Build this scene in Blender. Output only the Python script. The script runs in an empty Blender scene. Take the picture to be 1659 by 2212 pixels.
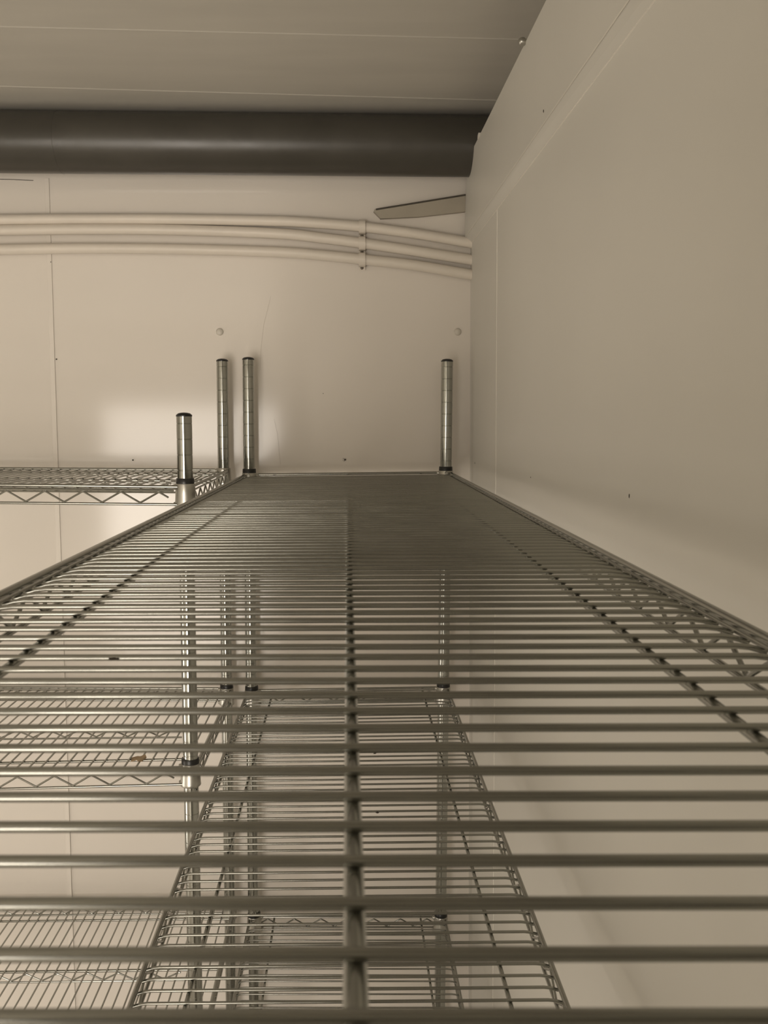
import bpy, bmesh, math, random
from mathutils import Vector, Matrix
random.seed(4)
S = bpy.context.scene
COL = S.collection
# ------------------------------------------------------------------ camera
F = 1950.0; PPX = 750.0; CX = 829.5; CY = 1106.0
PITCH = math.atan((CY - 908.0) / F)
CAMZ = 1.742
cp, sp = math.cos(PITCH), math.sin(PITCH)
cam = bpy.data.cameras.new('camera'); camo = bpy.data.objects.new('camera', cam); COL.objects.link(camo)
cam.sensor_fit = 'HORIZONTAL'; cam.sensor_width = 36.0
cam.lens = F / 1659.0 * 36.0
cam.shift_x = (CX - PPX) / 1659.0
cam.clip_start = 0.01; cam.clip_end = 50
cam.dof.use_dof = True; cam.dof.focus_distance = 1.6; cam.dof.aperture_fstop = 36.0
camo.location = (0, 0, CAMZ)
camo.rotation_euler = (math.pi / 2 - PITCH, 0, 0)
S.camera = camo

def at(px, py, Y):
    """point of the place seen at a pixel of the photo, at distance Y"""
    u = (px - PPX) / F; v = (py - CY) / F
    t = Y / (cp - v * sp)
    return Vector((u * t, Y, CAMZ - t * (sp + v * cp)))

# ------------------------------------------------------------------ materials
def mat(name, col, rough=.5, metal=0., spec=.5, nscale=0, namt=0., bump=0., bscale=200., rvar=0., stretch=None):
    m = bpy.data.materials.new(name); m.use_nodes = True
    nt = m.node_tree; b = nt.nodes['Principled BSDF']
    b.inputs['Base Color'].default_value = (*col, 1); b.inputs['Roughness'].default_value = rough
    b.inputs['Metallic'].default_value = metal; b.inputs['Specular IOR Level'].default_value = spec
    tc = nt.nodes.new('ShaderNodeTexCoord'); src = tc.outputs['Object']
    if stretch:
        mp = nt.nodes.new('ShaderNodeMapping'); mp.inputs['Scale'].default_value = stretch
        nt.links.new(src, mp.inputs['Vector']); src = mp.outputs['Vector']
    if namt:
        n = nt.nodes.new('ShaderNodeTexNoise'); n.inputs['Scale'].default_value = nscale
        n.inputs['Detail'].default_value = 6
        nt.links.new(src, n.inputs['Vector'])
        r = nt.nodes.new('ShaderNodeMapRange'); r.inputs['From Min'].default_value = .3; r.inputs['From Max'].default_value = .7
        r.inputs['To Min'].default_value = 1 - namt; r.inputs['To Max'].default_value = 1 + namt
        nt.links.new(n.outputs['Fac'], r.inputs['Value'])
        mx = nt.nodes.new('ShaderNodeVectorMath'); mx.operation = 'SCALE'; mx.inputs[0].default_value = col
        nt.links.new(r.outputs['Result'], mx.inputs['Scale']); nt.links.new(mx.outputs['Vector'], b.inputs['Base Color'])
        if rvar:
            q = nt.nodes.new('ShaderNodeMapRange'); q.inputs['From Min'].default_value = .3; q.inputs['From Max'].default_value = .7
            q.inputs['To Min'].default_value = rough - rvar; q.inputs['To Max'].default_value = rough + rvar
            nt.links.new(n.outputs['Fac'], q.inputs['Value']); nt.links.new(q.outputs['Result'], b.inputs['Roughness'])
    if bump:
        n2 = nt.nodes.new('ShaderNodeTexNoise'); n2.inputs['Scale'].default_value = bscale; n2.inputs['Detail'].default_value = 3
        nt.links.new(src, n2.inputs['Vector'])
        bp = nt.nodes.new('ShaderNodeBump'); bp.inputs['Strength'].default_value = bump; bp.inputs['Distance'].default_value = .001
        nt.links.new(n2.outputs['Fac'], bp.inputs['Height']); nt.links.new(bp.outputs['Normal'], b.inputs['Normal'])
    return m

M_wall = mat('painted_wall_panel', (.765, .715, .65), .10, 0, .5, 1.6, .02, .03, 5, .015)
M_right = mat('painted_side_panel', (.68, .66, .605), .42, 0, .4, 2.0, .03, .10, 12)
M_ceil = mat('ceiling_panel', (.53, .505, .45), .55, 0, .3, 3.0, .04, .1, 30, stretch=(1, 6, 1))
M_floor = mat('floor_tile', (.55, .52, .47), .6, 0, .4, 6, .1)
M_duct = mat('dark_grey_pipe_paint', (.065, .060, .050), .33, 0, .45, 8, .12, .15, 60, .05)
M_cond = mat('conduit_paint', (.74, .68, .60), .42, 0, .4, 10, .03)
M_chrome = mat('polished_chrome', (.43, .435, .405), .12, 1, .5, 40, .04, 0, 0, .03)
M_wire = mat('dull_zinc_wire', (.325, .325, .295), .24, 1, .5, 25, .06, 0, 500, .03)
M_cast = mat('cast_collar_metal', (.50, .49, .45), .33, 1, .5, 60, .05, 0, 700, .03)
M_black = mat('black_plastic', (.012, .012, .011), .35, 0, .5)
M_bar = mat('grey_brown_bar', (.41, .37, .30), .5, .0, .4, 20, .06)
M_dark = mat('dark_debris', (.05, .04, .03), .8)
M_screw = mat('screw_steel', (.16, .14, .11), .5, .7)
M_scrap = mat('brown_scrap', (.50, .38, .25), .8, 0, .2, 60, .2)
M_cap = mat('cap_plastic', (.62, .58, .51), .4)
M_joint = mat('joint_sealant', (.78, .75, .68), .4)

# ------------------------------------------------------------------ mesh helpers
def link(name, bm, m, parent=None, smooth=True):
    me = bpy.data.meshes.new(name); bm.normal_update(); bm.to_mesh(me); bm.free()
    if smooth:
        for p in me.polygons: p.use_smooth = True
        try: me.set_sharp_from_angle(angle=math.radians(40))
        except Exception: pass
    me.materials.append(m)
    o = bpy.data.objects.new(name, me); COL.objects.link(o)
    if parent: o.parent = parent; 
    return o

def tube(bm, pts, r, n=12, caps=True):
    pts = [Vector(p) for p in pts]
    rings = []; ref = None
    for i, p in enumerate(pts):
        a = pts[max(i-1, 0)]; b = pts[min(i+1, len(pts)-1)]
        d = (b - a).normalized()
        if ref is None:
            ref = Vector((0, 0, 1)) if abs(d.z) < .9 else Vector((0, 1, 0))
        s = (ref - d * ref.dot(d)).normalized(); ref = s
        t = d.cross(s)
        k = 1.0
        if 0 < i < len(pts) - 1:
            c = (p - a).normalized().dot((b - p).normalized()); k = 1 / math.sqrt(max(.3, (1 + c) / 2))
        rings.append([bm.verts.new(p + (s * math.cos(2*math.pi*j/n) + t * math.sin(2*math.pi*j/n)) * r) for j in range(n)])
    for A, B in zip(rings, rings[1:]):
        for j in range(n): bm.faces.new((A[j], A[(j+1) % n], B[(j+1) % n], B[j]))
    if caps:
        bm.faces.new(rings[0][::-1]); bm.faces.new(rings[-1])

def lathe(bm, prof, origin, axis=None, n=28):
    """prof: (radius, distance along axis)"""
    o = Vector(origin); ax = (axis or Vector((0, 0, 1))).normalized()
    s = ax.orthogonal().normalized(); t = ax.cross(s)
    rings = []
    for r, z in prof:
        if r < 1e-6: rings.append([bm.verts.new(o + ax * z)]); continue
        rings.append([bm.verts.new(o + ax * z + (s*math.cos(2*math.pi*j/n) + t*math.sin(2*math.pi*j/n)) * r) for j in range(n)])
    for A, B in zip(rings, rings[1:]):
        for j in range(n):
            k = (j+1) % n
            if len(A) == 1 and len(B) > 1: bm.faces.new((A[0], B[k], B[j]))
            elif len(B) == 1 and len(A) > 1: bm.faces.new((A[j], A[k], B[0]))
            elif len(A) > 1: bm.faces.new((A[j], A[k], B[k], B[j]))
    if len(rings[0]) > 1: bm.faces.new(rings[0][::-1])
    if len(rings[-1]) > 1: bm.faces.new(rings[-1])

def hexa(bm, p):
    """p: 8 points, bottom four ccw then top four"""
    v = [bm.verts.new(Vector(q)) for q in p]
    for f in ((3,2,1,0), (4,5,6,7), (0,1,5,4), (1,2,6,5), (2,3,7,6), (3,0,4,7)): bm.faces.new([v[i] for i in f])

def box(bm, x0, x1, y0, y1, z0, z1):
    hexa(bm, [(x0,y0,z0),(x1,y0,z0),(x1,y1,z0),(x0,y1,z0),(x0,y0,z1),(x1,y0,z1),(x1,y1,z1),(x0,y1,z1)])

def prism(bm, prof_a, prof_b):
    A = [bm.verts.new(Vector(q)) for q in prof_a]; B = [bm.verts.new(Vector(q)) for q in prof_b]
    n = len(A)
    for j in range(n): bm.faces.new((A[j], A[(j+1) % n], B[(j+1) % n], B[j]))
    bm.faces.new(A[::-1]); bm.faces.new(B)

def tag(o, label, cat, group=None):
    o['label'] = label; o['category'] = cat
    if group: o['group'] = group
    return o
def struct(o): o['kind'] = 'structure'; return o

def fixn(o):
    bm = bmesh.new(); bm.from_mesh(o.data); bmesh.ops.recalc_face_normals(bm, faces=bm.faces); bm.to_mesh(o.data); bm.free(); return o

# ------------------------------------------------------------------ the room
CEIL = CAMZ + .645
def wallX(Y, z):                       # inner face of the right wall, a little out of plumb and square
    return .274 + .011 * ((CAMZ - z) + .316) + .0105 * (2.05 - Y)
def wallY(X): return 2.05 + .020 * (X - .27)   # inner face of the back wall
XL, YF, YP, XP = -2.3, -2.5, -.25, -.24

bm = bmesh.new(); T = .1
x1 = wallX(2.05, 0) + .02; x1t = wallX(2.05, CEIL) + .0
prism(bm, [(XL-T, wallY(XL), 0), (XL-T, wallY(XL)+T, 0), (XL-T, wallY(XL)+T, CEIL), (XL-T, wallY(XL), CEIL)],
          [(.45, wallY(.45), 0), (.45, wallY(.45)+T, 0), (.45, wallY(.45)+T, CEIL), (.45, wallY(.45), CEIL)])
wall_back = struct(fixn(link('wall_back', bm, M_wall, smooth=False)))

bm = bmesh.new()
ZR = CAMZ + .47
def rq(Y): return [(wallX(Y, 0), Y, 0), (wallX(Y, 0)+T, Y, 0), (wallX(Y, 0)+T, Y, CEIL), (.335, Y, CEIL), (.335, Y, ZR), (wallX(Y, ZR), Y, ZR)]
prism(bm, rq(YF-.1), rq(2.0605))
wall_right = struct(fixn(link('wall_right', bm, M_right, smooth=False)))

bm = bmesh.new(); box(bm, XL-T, XL, YF-.05, wallY(XL)+.0, 0, CEIL); struct(fixn(link('wall_left', bm, M_right, smooth=False)))
bm = bmesh.new(); box(bm, XL-T, .5, YF-.3, 2.2, -.06, 0); struct(fixn(link('floor', bm, M_floor, smooth=False)))

# front wall (behind the camera) with the open doorway that lights the place
DX0, DX1, DZ = -1.58, -.28, 1.84
bm = bmesh.new()
box(bm, XL, DX0, YF-.1, YF, 0, CEIL); box(bm, DX1, XP, YF-.1, YF, 0, CEIL); box(bm, DX0, DX1, YF-.1, YF, DZ, CEIL)
struct(fixn(link('wall_entrance', bm, M_right, smooth=False)))
bm = bmesh.new(); box(bm, XP, .27, YF-.1, YP, 0, CEIL)      # added unseen partition that keeps doorway light off the near wires
struct(fixn(link('wall_blocker', bm, M_right, smooth=False)))

# ceiling with long panel joints
bm = bmesh.new()
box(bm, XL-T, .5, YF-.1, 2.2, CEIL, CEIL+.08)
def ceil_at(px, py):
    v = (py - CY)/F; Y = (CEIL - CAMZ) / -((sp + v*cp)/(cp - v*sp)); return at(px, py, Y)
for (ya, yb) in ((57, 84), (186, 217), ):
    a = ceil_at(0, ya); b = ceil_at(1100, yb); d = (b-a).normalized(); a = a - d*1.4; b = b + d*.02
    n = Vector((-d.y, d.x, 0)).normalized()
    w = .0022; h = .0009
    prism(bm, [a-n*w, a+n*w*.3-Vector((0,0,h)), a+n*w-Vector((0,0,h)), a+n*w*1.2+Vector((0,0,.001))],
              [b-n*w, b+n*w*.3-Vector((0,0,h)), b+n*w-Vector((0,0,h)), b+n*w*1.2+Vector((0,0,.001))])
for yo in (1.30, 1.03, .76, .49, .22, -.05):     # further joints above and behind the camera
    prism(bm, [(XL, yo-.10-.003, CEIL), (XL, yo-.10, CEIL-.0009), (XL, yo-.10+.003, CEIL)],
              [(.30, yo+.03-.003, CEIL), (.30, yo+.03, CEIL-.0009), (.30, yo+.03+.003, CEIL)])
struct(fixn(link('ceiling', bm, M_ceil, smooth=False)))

# joint strip on the back wall (left) and hairline joint on the right wall
bm = bmesh.new()
def bw(px_, py_, off=0.0):
    X = -.65
    for _ in range(6):
        P = at(px_, py_, wallY(X) - off); X = P.x
    return P
X0 = -.6500
prism(bm, [(X0-.014, wallY(X0-.014), .0), (X0-.0135, wallY(X0-.0135)-.0004, .0), (X0-.0006, wallY(X0)-.0032, .0), (X0, wallY(X0), .0)],
          [(X0-.010, wallY(X0-.010), CEIL-.12), (X0-.0095, wallY(X0-.0095)-.0002, CEIL-.12), (X0-.0006, wallY(X0)-.0010, CEIL-.12), (X0, wallY(X0), CEIL-.12)])
struct(fixn(link('trim_1', bm, M_wall, smooth=False)))
bm = bmesh.new(); Ys = 1.711
z1_ = CAMZ + .388
prism(bm, [(wallX(Ys,0)+.001, Ys-.0012, 0), (wallX(Ys,0)-.0009, Ys, 0), (wallX(Ys,0)+.001, Ys+.0012, 0)],
          [(wallX(Ys,z1_)+.001, Ys-.0012, z1_), (wallX(Ys,z1_)-.0009, Ys, z1_), (wallX(Ys,z1_)+.001, Ys+.0012, z1_)])
struct(fixn(link('trim_2', bm, M_joint, smooth=False)))

# raised upper panel along the right wall
def upper(Y):
    zb = CAMZ + .399; zt = CAMZ + .562; zc = CAMZ + .388
    X = lambda z: wallX(Y, z)
    f = .2585 + .0090 * (2.05 - Y); g = f + .0015
    return [(X(zc)+.004, Y, zc), (X(zc)-.0005, Y, zc), (f+.001, Y, zb), (f, Y, zb+.0012), (g, Y, zt-.001), (g+.001, Y, zt), (X(zc)+.03, Y, zt), (X(zc)+.03, Y, ZR+.001), (X(zc)+.004, Y, ZR+.001)]
bm = bmesh.new(); prism(bm, upper(YP), upper(2.036))
up = struct(fixn(link('trim_3', bm, M_right, smooth=False)))
def edge_pt(Y, z): return Vector((.2585 + .0090*(2.05-Y) + (.0 if z > .395 else 0), Y, CAMZ + z))
for (zz, rr_) in ((.399, .0007), (.3875, .0011)):
    bm = bmesh.new()
    pts = [Vector(((.2585 + .0090*(2.05-y)) if zz > .39 else wallX(y, CAMZ+zz), y, CAMZ+zz)) for y in (YP+.001, .5, 1.0, 1.5, 2.035)]
    tube(bm, pts, rr_, 6); fixn(link('sealant_bead', bm, M_joint, up))
# ragged sealant tab at the top edge of the upper panel, by the dark pipe
P = Vector((.2625, 1.86, CAMZ+.56)); 
bm = bmesh.new(); prism(bm, [P+Vector((.004,-.012,-.004)), P+Vector((-.004,-.010,.000)), P+Vector((-.003,-.008,.006)), P+Vector((.004,-.008,.006))],
                            [P+Vector((.004,.014,-.004)), P+Vector((-.002,.012,.000)), P+Vector((-.002,.010,.006)), P+Vector((.004,.010,.006))])
tb = fixn(link('sealant_tab', bm, M_joint, up, smooth=False))

# ------------------------------------------------------------------ big dark pipe in the ceiling corner
bm = bmesh.new()
rp = .0612; yc = lambda X: wallY(X) - rp - .004 + .012*(X-.27); zc = CAMZ + .578
tube(bm, [(XL, yc(XL), zc), (-1.2, yc(-1.2), zc), (-.5, yc(-.5), zc), (.2, yc(.2), zc), (.3345, yc(.27), zc-.0)], rp, 64)
for xs in (-.60, ):        # faint coupling line
    tube(bm, [(xs, yc(xs), zc), (xs+.0012, yc(xs), zc)], rp+.0004, 64)
tag(fixn(link('ceiling_pipe', bm, M_duct)), 'thick dark grey pipe running along the back wall under the ceiling', 'pipe')

# ------------------------------------------------------------------ three pale conduits
def catmull(P, n=8):
    P = [P[0]*2-P[1]] + P + [P[-1]*2-P[-2]]; out = []
    for i in range(1, len(P)-2):
        for k in range(n):
            t = k/n; a, b, c, d = P[i-1:i+3]
            out.append(.5*((2*b)+(c-a)*t+(2*a-5*b+4*c-d)*t*t+(3*b-a-3*c+d)*t**3))
    out.append(P[-2]); return out
RC = .0115
cond = [('top', [(-420,486),(-200,478),(0,474.5),(180,473),(380,473.5),(600,477.5),(700,483),(782,490),(900,505),(1032,527)]),
        ('middle', [(-420,508),(-200,501),(0,497.5),(180,495.5),(380,497),(600,505),(700,515),(782,525.5),(900,543),(1026,563)]),
        ('lowest', [(-420,550),(-200,543),(0,539),(180,536.5),(380,538),(600,544.5),(700,552),(782,560.5),(900,574),(1026,595)])]
labs = {'top': 'topmost of the three pale bent conduits across the back wall',
        'middle': 'middle one of the three pale bent conduits across the back wall',
        'lowest': 'lowest of the three pale bent conduits across the back wall'}
strapP = []
for nm, pp in cond:
    pts = []
    for x, y in pp:
        P = bw(x, y, RC + .0035); 
        if P.x > wallX(2.05, P.z)+.012: P.x = wallX(2.05, P.z) + .012
        pts.append(P)
    bm = bmesh.new(); tube(bm, catmull(pts), RC, 20)
    tag(fixn(link('conduit', bm, M_cond)), labs[nm], 'conduit', 'pale conduits on the back wall')
    strapP.append((nm, bw(782, pp[7][1], RC + .0035)))
slab = {'top': 'small metal strap clamping the topmost pale conduit to the back wall',
        'middle': 'small metal strap clamping the middle pale conduit to the back wall',
        'lowest': 'small metal strap clamping the lowest pale conduit to the back wall'}
for nm, P in strapP:
    bm = bmesh.new(); th = .0022; w = .0072; n = 14
    prof = []
    yw = wallY(P.x)
    tilt = .10
    inner = [(math.radians(a), RC+.0003) for a in range(90, 271, 15)]
    pts_o = []; pts_i = []
    # path in (y,z): from the wall above, round the front of the conduit, down to a screw tab
    path = [(yw-.0004-P.y, RC+.001)] + [(-math.cos(math.radians(a))*0 - (RC+.001)*math.sin(math.radians(a)), (RC+.001)*math.cos(math.radians(a))) for a in range(0, 181, 15)] + \
           [(yw-.0030-P.y, -RC-.0018), (yw-.0012-P.y, -RC-.0100)]
    def off(i, s):
        a = Vector(path[max(i-1,0)]); b = Vector(path[min(i+1,len(path)-1)]); d = (b-a).normalized(); return Vector(path[i]) + Vector((-d.y, d.x))*s
    A = [off(i, 0) for i in range(len(path))]; B = [off(i, -th) for i in range(len(path))]
    rows = []
    for q in range(len(path)):
        row = []
        for (pt, sx) in ((A[q], -w), (A[q], w), (B[q], w), (B[q], -w)):
            row.append(bm.verts.new((P.x + sx + pt.y*-.02, P.y + pt.x, P.z + pt.y)))
        rows.append(row)
    for a, b in zip(rows, rows[1:]):
        for j in range(4): bm.faces.new((a[j], a[(j+1)%4], b[(j+1)%4], b[j]))
    bm.faces.new(rows[0]); bm.faces.new(rows[-1][::-1])
    s = fixn(link('pipe_strap', bm, M_cond, smooth=False)); tag(s, slab[nm], 'pipe clamp', 'straps on the pale conduits')
    bm = bmesh.new(); lathe(bm, [(.0034, -.003), (.0034, 0), (.0034, .001), (.0026, .0022), (.0012, .0026), (.0012, .0012), (0, .0012)], (P.x, yw-.0048, P.z-RC-.0050), Vector((0,-1,0)), 14)
    fixn(link('screw', bm, M_screw, s))

# slanted bar on the back wall by the right corner
bm = bmesh.new()
def q(x, y, o): return bw(x, y, o)
front = [(807,457),(809,452),(1030,418.5),(1030,452),(1004,457),(905,468),(822,472)]
Fp = [q(x, y, .012) for x, y in front]; Bp = [p + Vector((0, .0115, 0)) for p in Fp]
for p in Fp + Bp:
    lim = wallX(2.05, p.z) - .002
    if p.x > lim: p.x = lim
prism(bm, Fp, Bp)
bar = tag(fixn(link('slanted_bar', bm, M_bar, smooth=False)), 'flat grey-brown bar slanting down to the left above the conduits, by the corner', 'bar')
bm = bmesh.new()
a = q(812, 452.5, .0125); b = q(1030, 419.5, .0125); b.x = min(b.x, wallX(2.05, b.z)-.003)
tube(bm, [a, b], .0018, 8); fixn(link('edge_lip', bm, M_black if 0 else mat('dark_lip', (.07,.06,.045), .5), bar))

# hairline marks in the back wall's skin
for nm, pts, r, m in (('crack', [(-40, 386.5), (30, 388), (72, 390)], .0006, M_dark),
                      ('scratch', [(585, 640), (570, 700), (563, 760), (562, 800)], .00014, M_bar),
                      ('scratch', [(592, 905), (600, 940), (603, 975), (606, 1003)], .0002, M_bar)):
    bm = bmesh.new(); tube(bm, [bw(x, y, 0) for x, y in pts], r, 6); fixn(link(nm, bm, m, wall_back))
# round plastic caps on the back wall
for (x, y, lb) in ((474.5, 717, 'round pale button cap on the back wall above the close pair of chrome posts'),
                   (988.5, 717, 'round pale button cap on the back wall beside the right-hand corner')):
    P = bw(x, y, 0); bm = bmesh.new()
    lathe(bm, [(.0080, -.0005), (.0082, .0012), (.0074, .0032), (.0050, .0046), (0, .0050)], P, Vector((.035, -1, 0)), 24)
    tag(fixn(link('button_cap', bm, M_cap)), lb, 'screw cap', 'round caps on the back wall')
# bolt above the raised panel
Yb = 1.41; P = at(1128, 90, Yb); bm = bmesh.new()
Xe = .335
lathe(bm, [(.0035, 0), (.0035, Xe-P.x-.010)], (P.x+.010, Yb, P.z), Vector((1, 0, 0)), 12)
bolt = tag(fixn(link('wall_bolt', bm, mat('bolt_steel', (.12, .10, .08), .5, .6))), 'small bolt with round pale head sticking out above the raised right panel', 'bolt')
bm = bmesh.new(); lathe(bm, [(0, -.0060), (.0035, -.0055), (.0058, -.003), (.0062, 0), (.0058, .003), (.0040, .0052), (.003, .0105)], (P.x, Yb, P.z), Vector((1, 0, 0)), 16)
fixn(link('bolt_head', bm, M_cast, bolt))

# ------------------------------------------------------------------ wire shelving
class Lat:
    """a shelf's corners: P00 P10 along the length, P01 P11 the other side; z is the top rail"""
    def __init__(s, c00, c10, c01, c11):
        s.c = [Vector(c) for c in (c00, c10, c01, c11)]
        s.L = ((s.c[1]-s.c[0]).length + (s.c[3]-s.c[2]).length)/2
        s.W = ((s.c[2]-s.c[0]).length + (s.c[3]-s.c[1]).length)/2
    def p(s, a, b, z=0):
        u = a/s.L; v = b/s.W; c = s.c
        return (c[0]*(1-u) + c[1]*u)*(1-v) + (c[2]*(1-u) + c[3]*u)*v + Vector((0, 0, z))

def sagged(lat, a, b, z, sag):
    u = a/lat.L
    return lat.p(a, b, z - sag*4*u*(1-u))

OUT = .0095; RR = .0030; RW = .00168; RB = .0025; ZW = -.0036
def truss(lat, side, parent, n=10):
    """edge of a shelf: rails above and below with the zigzag wire between"""
    bm = bmesh.new()
    L, W = lat.L, lat.W
    if side in (0, 1):
        b = -OUT if side == 0 else W + OUT; g = -1 if side == 0 else 1; P = lambda s, z, o=0: lat.p(s, b + g*o, z); T = L
    else:
        a = -OUT if side == 2 else L + OUT; g = -1 if side == 2 else 1; P = lambda s, z, o=0: lat.p(a + g*o, s, z); T = W
    e = .011
    tube(bm, [P(e, 0), P(T-e, 0)], RR, n)
    tube(bm, [P(e+.006, -.0060, .0022), P(T-e-.006, -.0060, .0022)], .0017, 8)
    tube(bm, [P(e, -.0290), P(T-e, -.0290)], .0022, n)
    per = .0617; k = int((T - .06) / per); st = (T - k*per) / 2; z0, z1 = -.0092, -.0262
    pts = []
    hp = per/2; f = .0035
    s = st - hp*.75 
    pts.append(P(s+hp*.25, (z0+z1)/2 ))
    for i in range(2*k+1):
        c = st + i*hp; up = (i % 2 == 0)
        zz = z0 if up else z1; dz = -.0016 if up else .0016
        pts += [P(c-f, zz+dz), P(c, zz), P(c+f, zz+dz)]
    pts.append(P(st + 2*k*hp + hp*.5, (z0+z1)/2))
    tube(bm, pts, .0016, 8)
    return fixn(link('edge_truss', bm, M_wire, parent))

def make_collar(P, parent, black=True, out=None):
    bm = bmesh.new()
    lathe(bm, [(.0131, .005), (.0153, .005), (.0158, .0035), (.0163, -.010), (.0172, -.029), (.0176, -.0325), (.0170, -.0335), (.0131, -.0335)], P, n=32)
    if out:                                  # cast lugs where the rails are welded on
        for d in out:
            d = Vector(d).normalized(); s = Vector((-d.y, d.x, 0))
            for z in (0, -.029):
                for sg in (1,):
                    c = Vector(P) + d*.0145
                    lathe(bm, [(.0042, 0), (.0040, .003), (.0030, .0050), (0, .0052)], (c.x, c.y, c.z+z), d, 12)
    c = fixn(link('corner_collar', bm, M_cast, parent))
    if black:
        bm = bmesh.new(); lathe(bm, [(.0130, .0045), (.0148, .0045), (.0150, .0060), (.0146, .0135), (.0142, .0140), (.0130, .0140)], P, n=28)
        fixn(link('post_sleeve', bm, M_black, parent))

def shelf(lat, parent, wires, blacks=(1,1,1,1), sag=.0, ribs=(.056,), jit=.0, bend=.0):
    L, W = lat.L, lat.W
    bm = bmesh.new()
    for s in wires:
        j = random.uniform(-jit, jit)
        dz = random.uniform(-.00015, .00015)
        nseg = [(-OUT+.0004, -.0034), (-OUT+.004, -.0022), (-OUT+.009, -.0008), (-OUT+.016, 0), (W*.5, 0), (W+OUT-.016, 0), (W+OUT-.009, -.0008), (W+OUT-.004, -.0022), (W+OUT-.0004, -.0034)]
        tube(bm, [sagged(lat, s+j*(1 if i%2 else .6), b, ZW+z+dz, sag) for i, (b, z) in enumerate(nseg)], RW, 12)
    sh = fixn(link('shelf', bm, M_wire, parent))
    for i in range(4): truss(lat, i, sh)
    for b in ribs + (W - ribs[0],):
        bm = bmesh.new()
        n = 14
        tube(bm, [sagged(lat, -OUT + .002 + (L+2*OUT-.004)*k/n, b, ZW-RW-RB+.0003, sag) for k in range(n+1)], RB, 10)
        fixn(link('support_rib', bm, M_wire, sh))
    bm = bmesh.new(); b = W/2; e = .058; zt = ZW-RW-RB+.0003           # middle rib carries a truss of its own
    tube(bm, [sagged(lat, -OUT+.002 + (L+2*OUT-.004)*k/14, b + bend*(1-k/14), zt, sag) for k in range(15)], .0028, 12)
    BB = lambda a: b + bend*(1-a/L)
    tube(bm, [lat.p(e, BB(e), -.030), lat.p(L-e, BB(L-e), -.030)], .0019, 8)
    per = .0617; k = int((L - 2*e) / per); st = (L - k*per)/2; pts = []
    for i in range(2*k+1):
        c = st + i*per/2; u = i % 2 == 0; z = -.0125 if u else -.0272; d = -.0014 if u else .0014
        pts += [lat.p(c-.003, BB(c), z+d), lat.p(c, BB(c), z), lat.p(c+.003, BB(c), z+d)]
    tube(bm, pts, .0016, 8)
    fixn(link('support_rib', bm, M_wire, sh))
    cs = lat.c
    dirs = [(cs[1]-cs[0], cs[2]-cs[0]), (cs[0]-cs[1], cs[3]-cs[1]), (cs[3]-cs[2], cs[0]-cs[2]), (cs[2]-cs[3], cs[1]-cs[3])]
    for c, bl, dd in zip(cs, blacks, dirs):
        dd = [Vector((d.x, d.y, 0)) for d in dd]
        make_collar(c, sh, bl, dd)
    return sh

def post(parent, foot, top):
    """chrome post with a groove every inch, black domed cap, levelling foot"""
    foot = Vector(foot); top = Vector(top); ax = top - foot; L = ax.length
    R = .0127; prof = [(R-.001, .022), (R, .023)]
    z = L - .0125
    gs = []
    while z > .05: gs.append(z); z -= .0254
    for g in gs[::-1]:
        prof += [(R, g-.0009), (R-.0006, g-.0004), (R-.0006, g+.0004), (R, g+.0009)]
    prof += [(R, L-.0008), (R-.0008, L)]
    bm = bmesh.new(); lathe(bm, prof, foot, ax, 28)
    p = fixn(link('post', bm, M_chrome, parent))
    bm = bmesh.new(); lathe(bm, [(R+.0004, L-.001), (R+.0006, L+.0008), (R-.0005, L+.0022), (R*.75, L+.0042), (R*.4, L+.0052), (0, L+.0056)], foot, ax, 24)
    fixn(link('post_cap', bm, M_black, p))
    bm = bmesh.new(); lathe(bm, [(0, 0), (.016, 0), (.017, .002), (.015, .009), (.007, .011), (.007, .024)], foot, ax, 16)
    fixn(link('levelling_foot', bm, M_cast, p))
    return p

def unit(name, label, group=None):
    o = bpy.data.objects.new(name, None); COL.objects.link(o); tag(o, label, 'shelving unit', group); return o

Z = lambda drop: CAMZ - drop
# --- the unit under the camera, its length running away to the back wall
main = unit('wire_shelving_unit', 'long empty wire shelving unit filling the foreground, running to the back wall')
PN, PF = .157, 1.986
FL = (-.2155, PF); FR = (.2168, PF); NL = (-.2155, PN); NR = (.2168, PN)
def mlat(nl, fl, nr, fr, dx=0):
    return Lat((NL[0]+dx, PN, Z(nl)), (FL[0], PF, Z(fl)), (NR[0]+dx, PN, Z(nr)), (FR[0], PF, Z(fr)))
SP = .02115
w0 = .189 - PN
wires = [w0 + SP*k for k in range(-1, 85) if .006 < w0 + SP*k < PF - PN + .004]
shelf(mlat(.1141, .1200, .1137, .1150, -.0072), main, wires, jit=.00018, ribs=(.053,), bend=.0084)
shelf(mlat(.600, .6095, .598, .6020), main, [.012 + SP*k for k in range(86)], jit=.00018, ribs=(.046,))
shelf(mlat(1.140, 1.146, 1.140, 1.146), main, [.008 + SP*k for k in range(86)], jit=.00018, ribs=(.046,))
shelf(mlat(1.60, 1.60, 1.60, 1.60), main, [.008 + SP*k for k in range(86)])
topz = at(750, 774.5, PF).z - .004
post(main, (-.218, PF, 0), (-.2152, PF, topz+.002)); post(main, (.2165, PF, 0), (.2172, PF, topz-.002))
post(main, (-.2155, PN, 0), (-.2155, PN, topz)); post(main, (.2168, PN, 0), (.2168, PN, topz))

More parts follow.
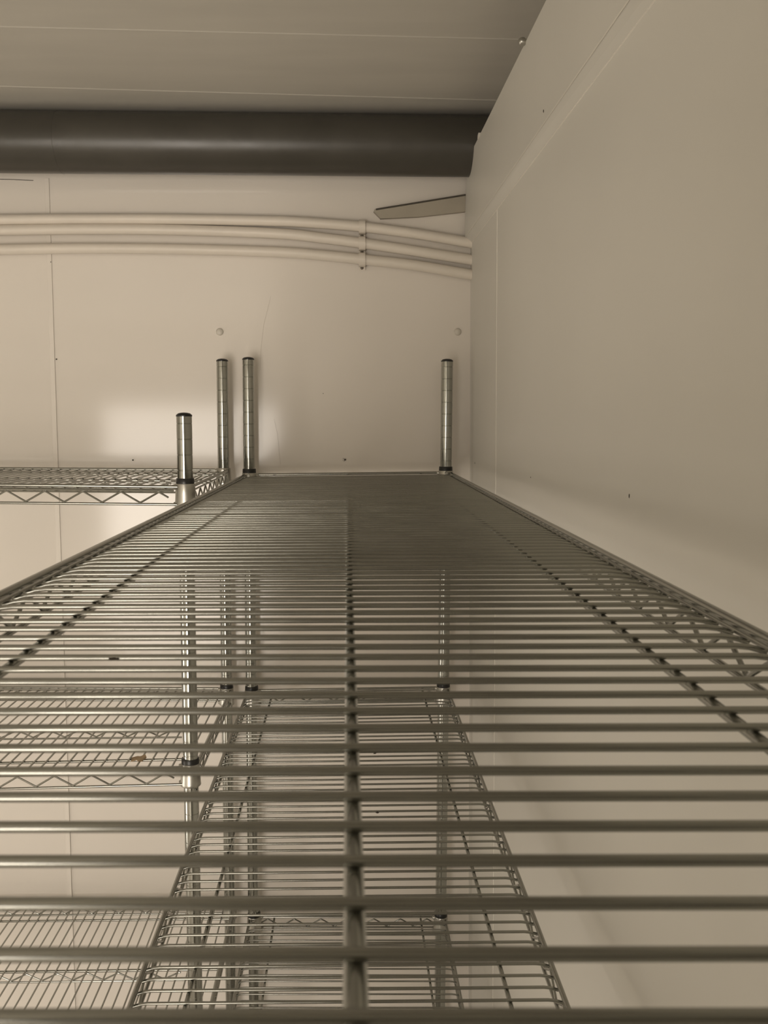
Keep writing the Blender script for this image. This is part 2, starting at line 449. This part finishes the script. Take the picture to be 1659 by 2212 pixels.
# --- the unit to the left, standing along the back wall
left = unit('wire_shelving_unit', 'empty wire shelving unit on the left, standing sideways along the back wall')
RN = Vector((-.2665, 1.483)); RF = Vector((-.2725, 1.991)); dl = Vector((-.9994, -.030)); LEN = 1.194
LN = RN + dl*LEN; LF = RF + dl*LEN
def llat(rn, rf, ln, lf):
    return Lat((RN.x, RN.y, Z(rn)), (LN.x, LN.y, Z(ln)), (RF.x, RF.y, Z(rf)), (LF.x, LF.y, Z(lf)))
SL = .0205
lw = [.012 + SL*k for k in range(58) if .012+SL*k < LEN-.008]
shelf(llat(.1085, .1095, .093, .099), left, lw, blacks=(1, 1, 0, 0))
shelf(llat(.584, .606, .600, .590), left, lw)
shelf(llat(1.098, 1.114, 1.092, 1.108), left, lw)
shelf(llat(1.60, 1.60, 1.60, 1.60), left, lw)
tn = at(396, 893, RN.y).z - .004; tf = at(477, 777, RF.y).z - .003
post(left, (RN.x+.002, RN.y, 0), (RN.x, RN.y, tn)); post(left, (RF.x, RF.y, 0), (RF.x, RF.y, tf))
post(left, (LN.x, LN.y, 0), (LN.x, LN.y, tn)); post(left, (LF.x, LF.y, 0), (LF.x, LF.y, tf))

# ------------------------------------------------------------------ small debris
def blob(name, P, r, m, label, cat, group=None, flat=.5, seed=1):
    rnd = random.Random(seed); bm = bmesh.new(); bmesh.ops.create_icosphere(bm, subdivisions=2, radius=1)
    for v in bm.verts:
        k = 1 + rnd.uniform(-.3, .3); v.co = Vector((v.co.x*r[0]*k, v.co.y*r[1]*k, v.co.z*r[2]*k))
    for v in bm.verts: v.co += Vector(P)
    return tag(fixn(link(name, bm, m)), label, cat, group)
P = bw(745.5, 993, .0012)
fly = blob('insect', P, (.0022, .0012, .0018), M_dark, 'tiny dark winged insect on the back wall just above the rear shelf rail', 'insect', seed=3)
bm = bmesh.new()
for dx, dz in ((-.006, .0035), (-.0065, -.0015), (-.003, -.0042), (.002, .003)):
    tube(bm, [P, P+Vector((dx*.6, -.0006, dz)), P+Vector((dx, -.0001, dz*.8))], .00022, 5)
fixn(link('insect_legs', bm, M_dark, fly))
for i, (x, y, s, lb) in enumerate(((287, 994, .0019, 'dark speck on the back wall left of the short chrome post'),
        (122, 776, .0016, 'dark speck on the back wall beside the tall panel joint'),
        (110, 566, .0014, 'dark speck on the panel joint just under the conduits'),
        (698, 850, .0009, 'faint tiny speck on the back wall between the chrome posts'))):
    blob('debris_speck', bw(x, y, .0006), (s, .0009, s*.9), M_dark, lb, 'speck', 'specks stuck to the walls', seed=i+5)
def rw(px, py):
    Y = 1.0
    lo, hi = .3, 2.04
    for _ in range(40):
        mid = (lo+hi)/2; P = at(px, py, mid)
        if P.x < wallX(mid, P.z): lo = mid
        else: hi = mid
    return at(px, py, lo)
for i, (x, y, sy, sz, lb) in enumerate(((1359.5, 1071, .0012, .0022, 'dark upright mark in the middle of the right wall'),
        (1146.5, 1031, .0012, .0012, 'small dark speck on the right wall close above the shelf edge'),
        (1026, 1000, .0016, .0020, 'tiny dark speck on the right wall next to the back corner'),
        (1174, 240, .0014, .0022, 'tiny dark speck on the raised upper panel of the right wall'))):
    P = rw(x, y)
    if y < 300: P.x -= .0185; P = at(x, y, P.y*(P.x/(P.x+.0185))) 
    blob('debris_speck', P, (.0005, sy, sz), M_dark, lb, 'speck', 'specks stuck to the walls', seed=i+15)
def on_shelf(px, py, drop):
    v = (py-CY)/F; return at(px, py, drop/((sp+v*cp)/(cp-v*sp)))
for i, (x, y, dr, r, lb) in enumerate(((246, 1423, .1165, (.0024, .0010, .0006), 'dark crumb lying on the left of the top shelf of the long unit'),
        (697, 1378, .1185, (.0016, .0012, .0008), 'small dark crumb on the middle of the top shelf of the long unit'),
        (810, 1627, .606, (.0030, .0018, .0014), 'dark crumb on the second shelf down of the long unit, near its back'),
        (815, 1755, .606, (.0026, .0016, .0012), 'dark crumb on the second shelf down of the long unit, nearer the camera'))):
    P = on_shelf(x, y, dr-.0)
    blob('crumb', P, r, M_dark, lb, 'crumb', 'crumbs on the long shelving unit', seed=i+30)
# brown scrap on the left unit
P = on_shelf(300, 1640, .592)
bm = bmesh.new()
out = [(-.012,-.004),(-.015,.004),(-.006,.009),(.001,.004),(.009,.006),(.014,-.001),(.010,-.012),(.003,-.010),(-.003,-.002)]
top = [P+Vector((x, y*1.8, .0022+.003*math.sin(x*160))) for x, y in out]; bot = [p-Vector((0,0,.0014)) for p in top]
prism(bm, bot, top)
tag(fixn(link('paper_scrap', bm, M_scrap, smooth=False)), 'crumpled brown scrap lying on the second shelf of the left unit', 'scrap')

# ------------------------------------------------------------------ light: the bright open doorway behind the camera, plus an added side fill
def area(name, loc, rot, sx, sy, power, col):
    l = bpy.data.lights.new(name, 'AREA'); l.shape = 'RECTANGLE'; l.size = sx; l.size_y = sy; l.energy = power; l.color = col
    o = bpy.data.objects.new(name, l); o.location = loc; o.rotation_euler = rot; COL.objects.link(o); return o
DM = 1.42
area('doorway_light', ((DX0+DX1)/2, YF-.06, (DZ+DM)/2), (math.radians(90), 0, 0), DX1-DX0, DZ-DM, 14.5, (1, .905, .80))
area('doorway_low_light', ((DX0+DX1)/2, YF-.06, DM/2), (math.radians(90), 0, 0), DX1-DX0, DM, 59, (1, .905, .80))
area('side_fill_light', (XL+.02, 1.0, .60), (0, math.radians(-90), 0), 1.1, 1.1, 11.5, (1, .905, .80))  # added fill lamp; the left wall has no opening here
w = bpy.data.worlds.new('world'); S.world = w; w.use_nodes = True
w.node_tree.nodes['Background'].inputs['Color'].default_value = (.9, .8, .65, 1)
w.node_tree.nodes['Background'].inputs['Strength'].default_value = .15
S.view_settings.view_transform = 'Standard'; S.view_settings.look = 'None'
S.view_settings.exposure = 0; S.view_settings.gamma = 1; S.view_settings.use_curve_mapping = False
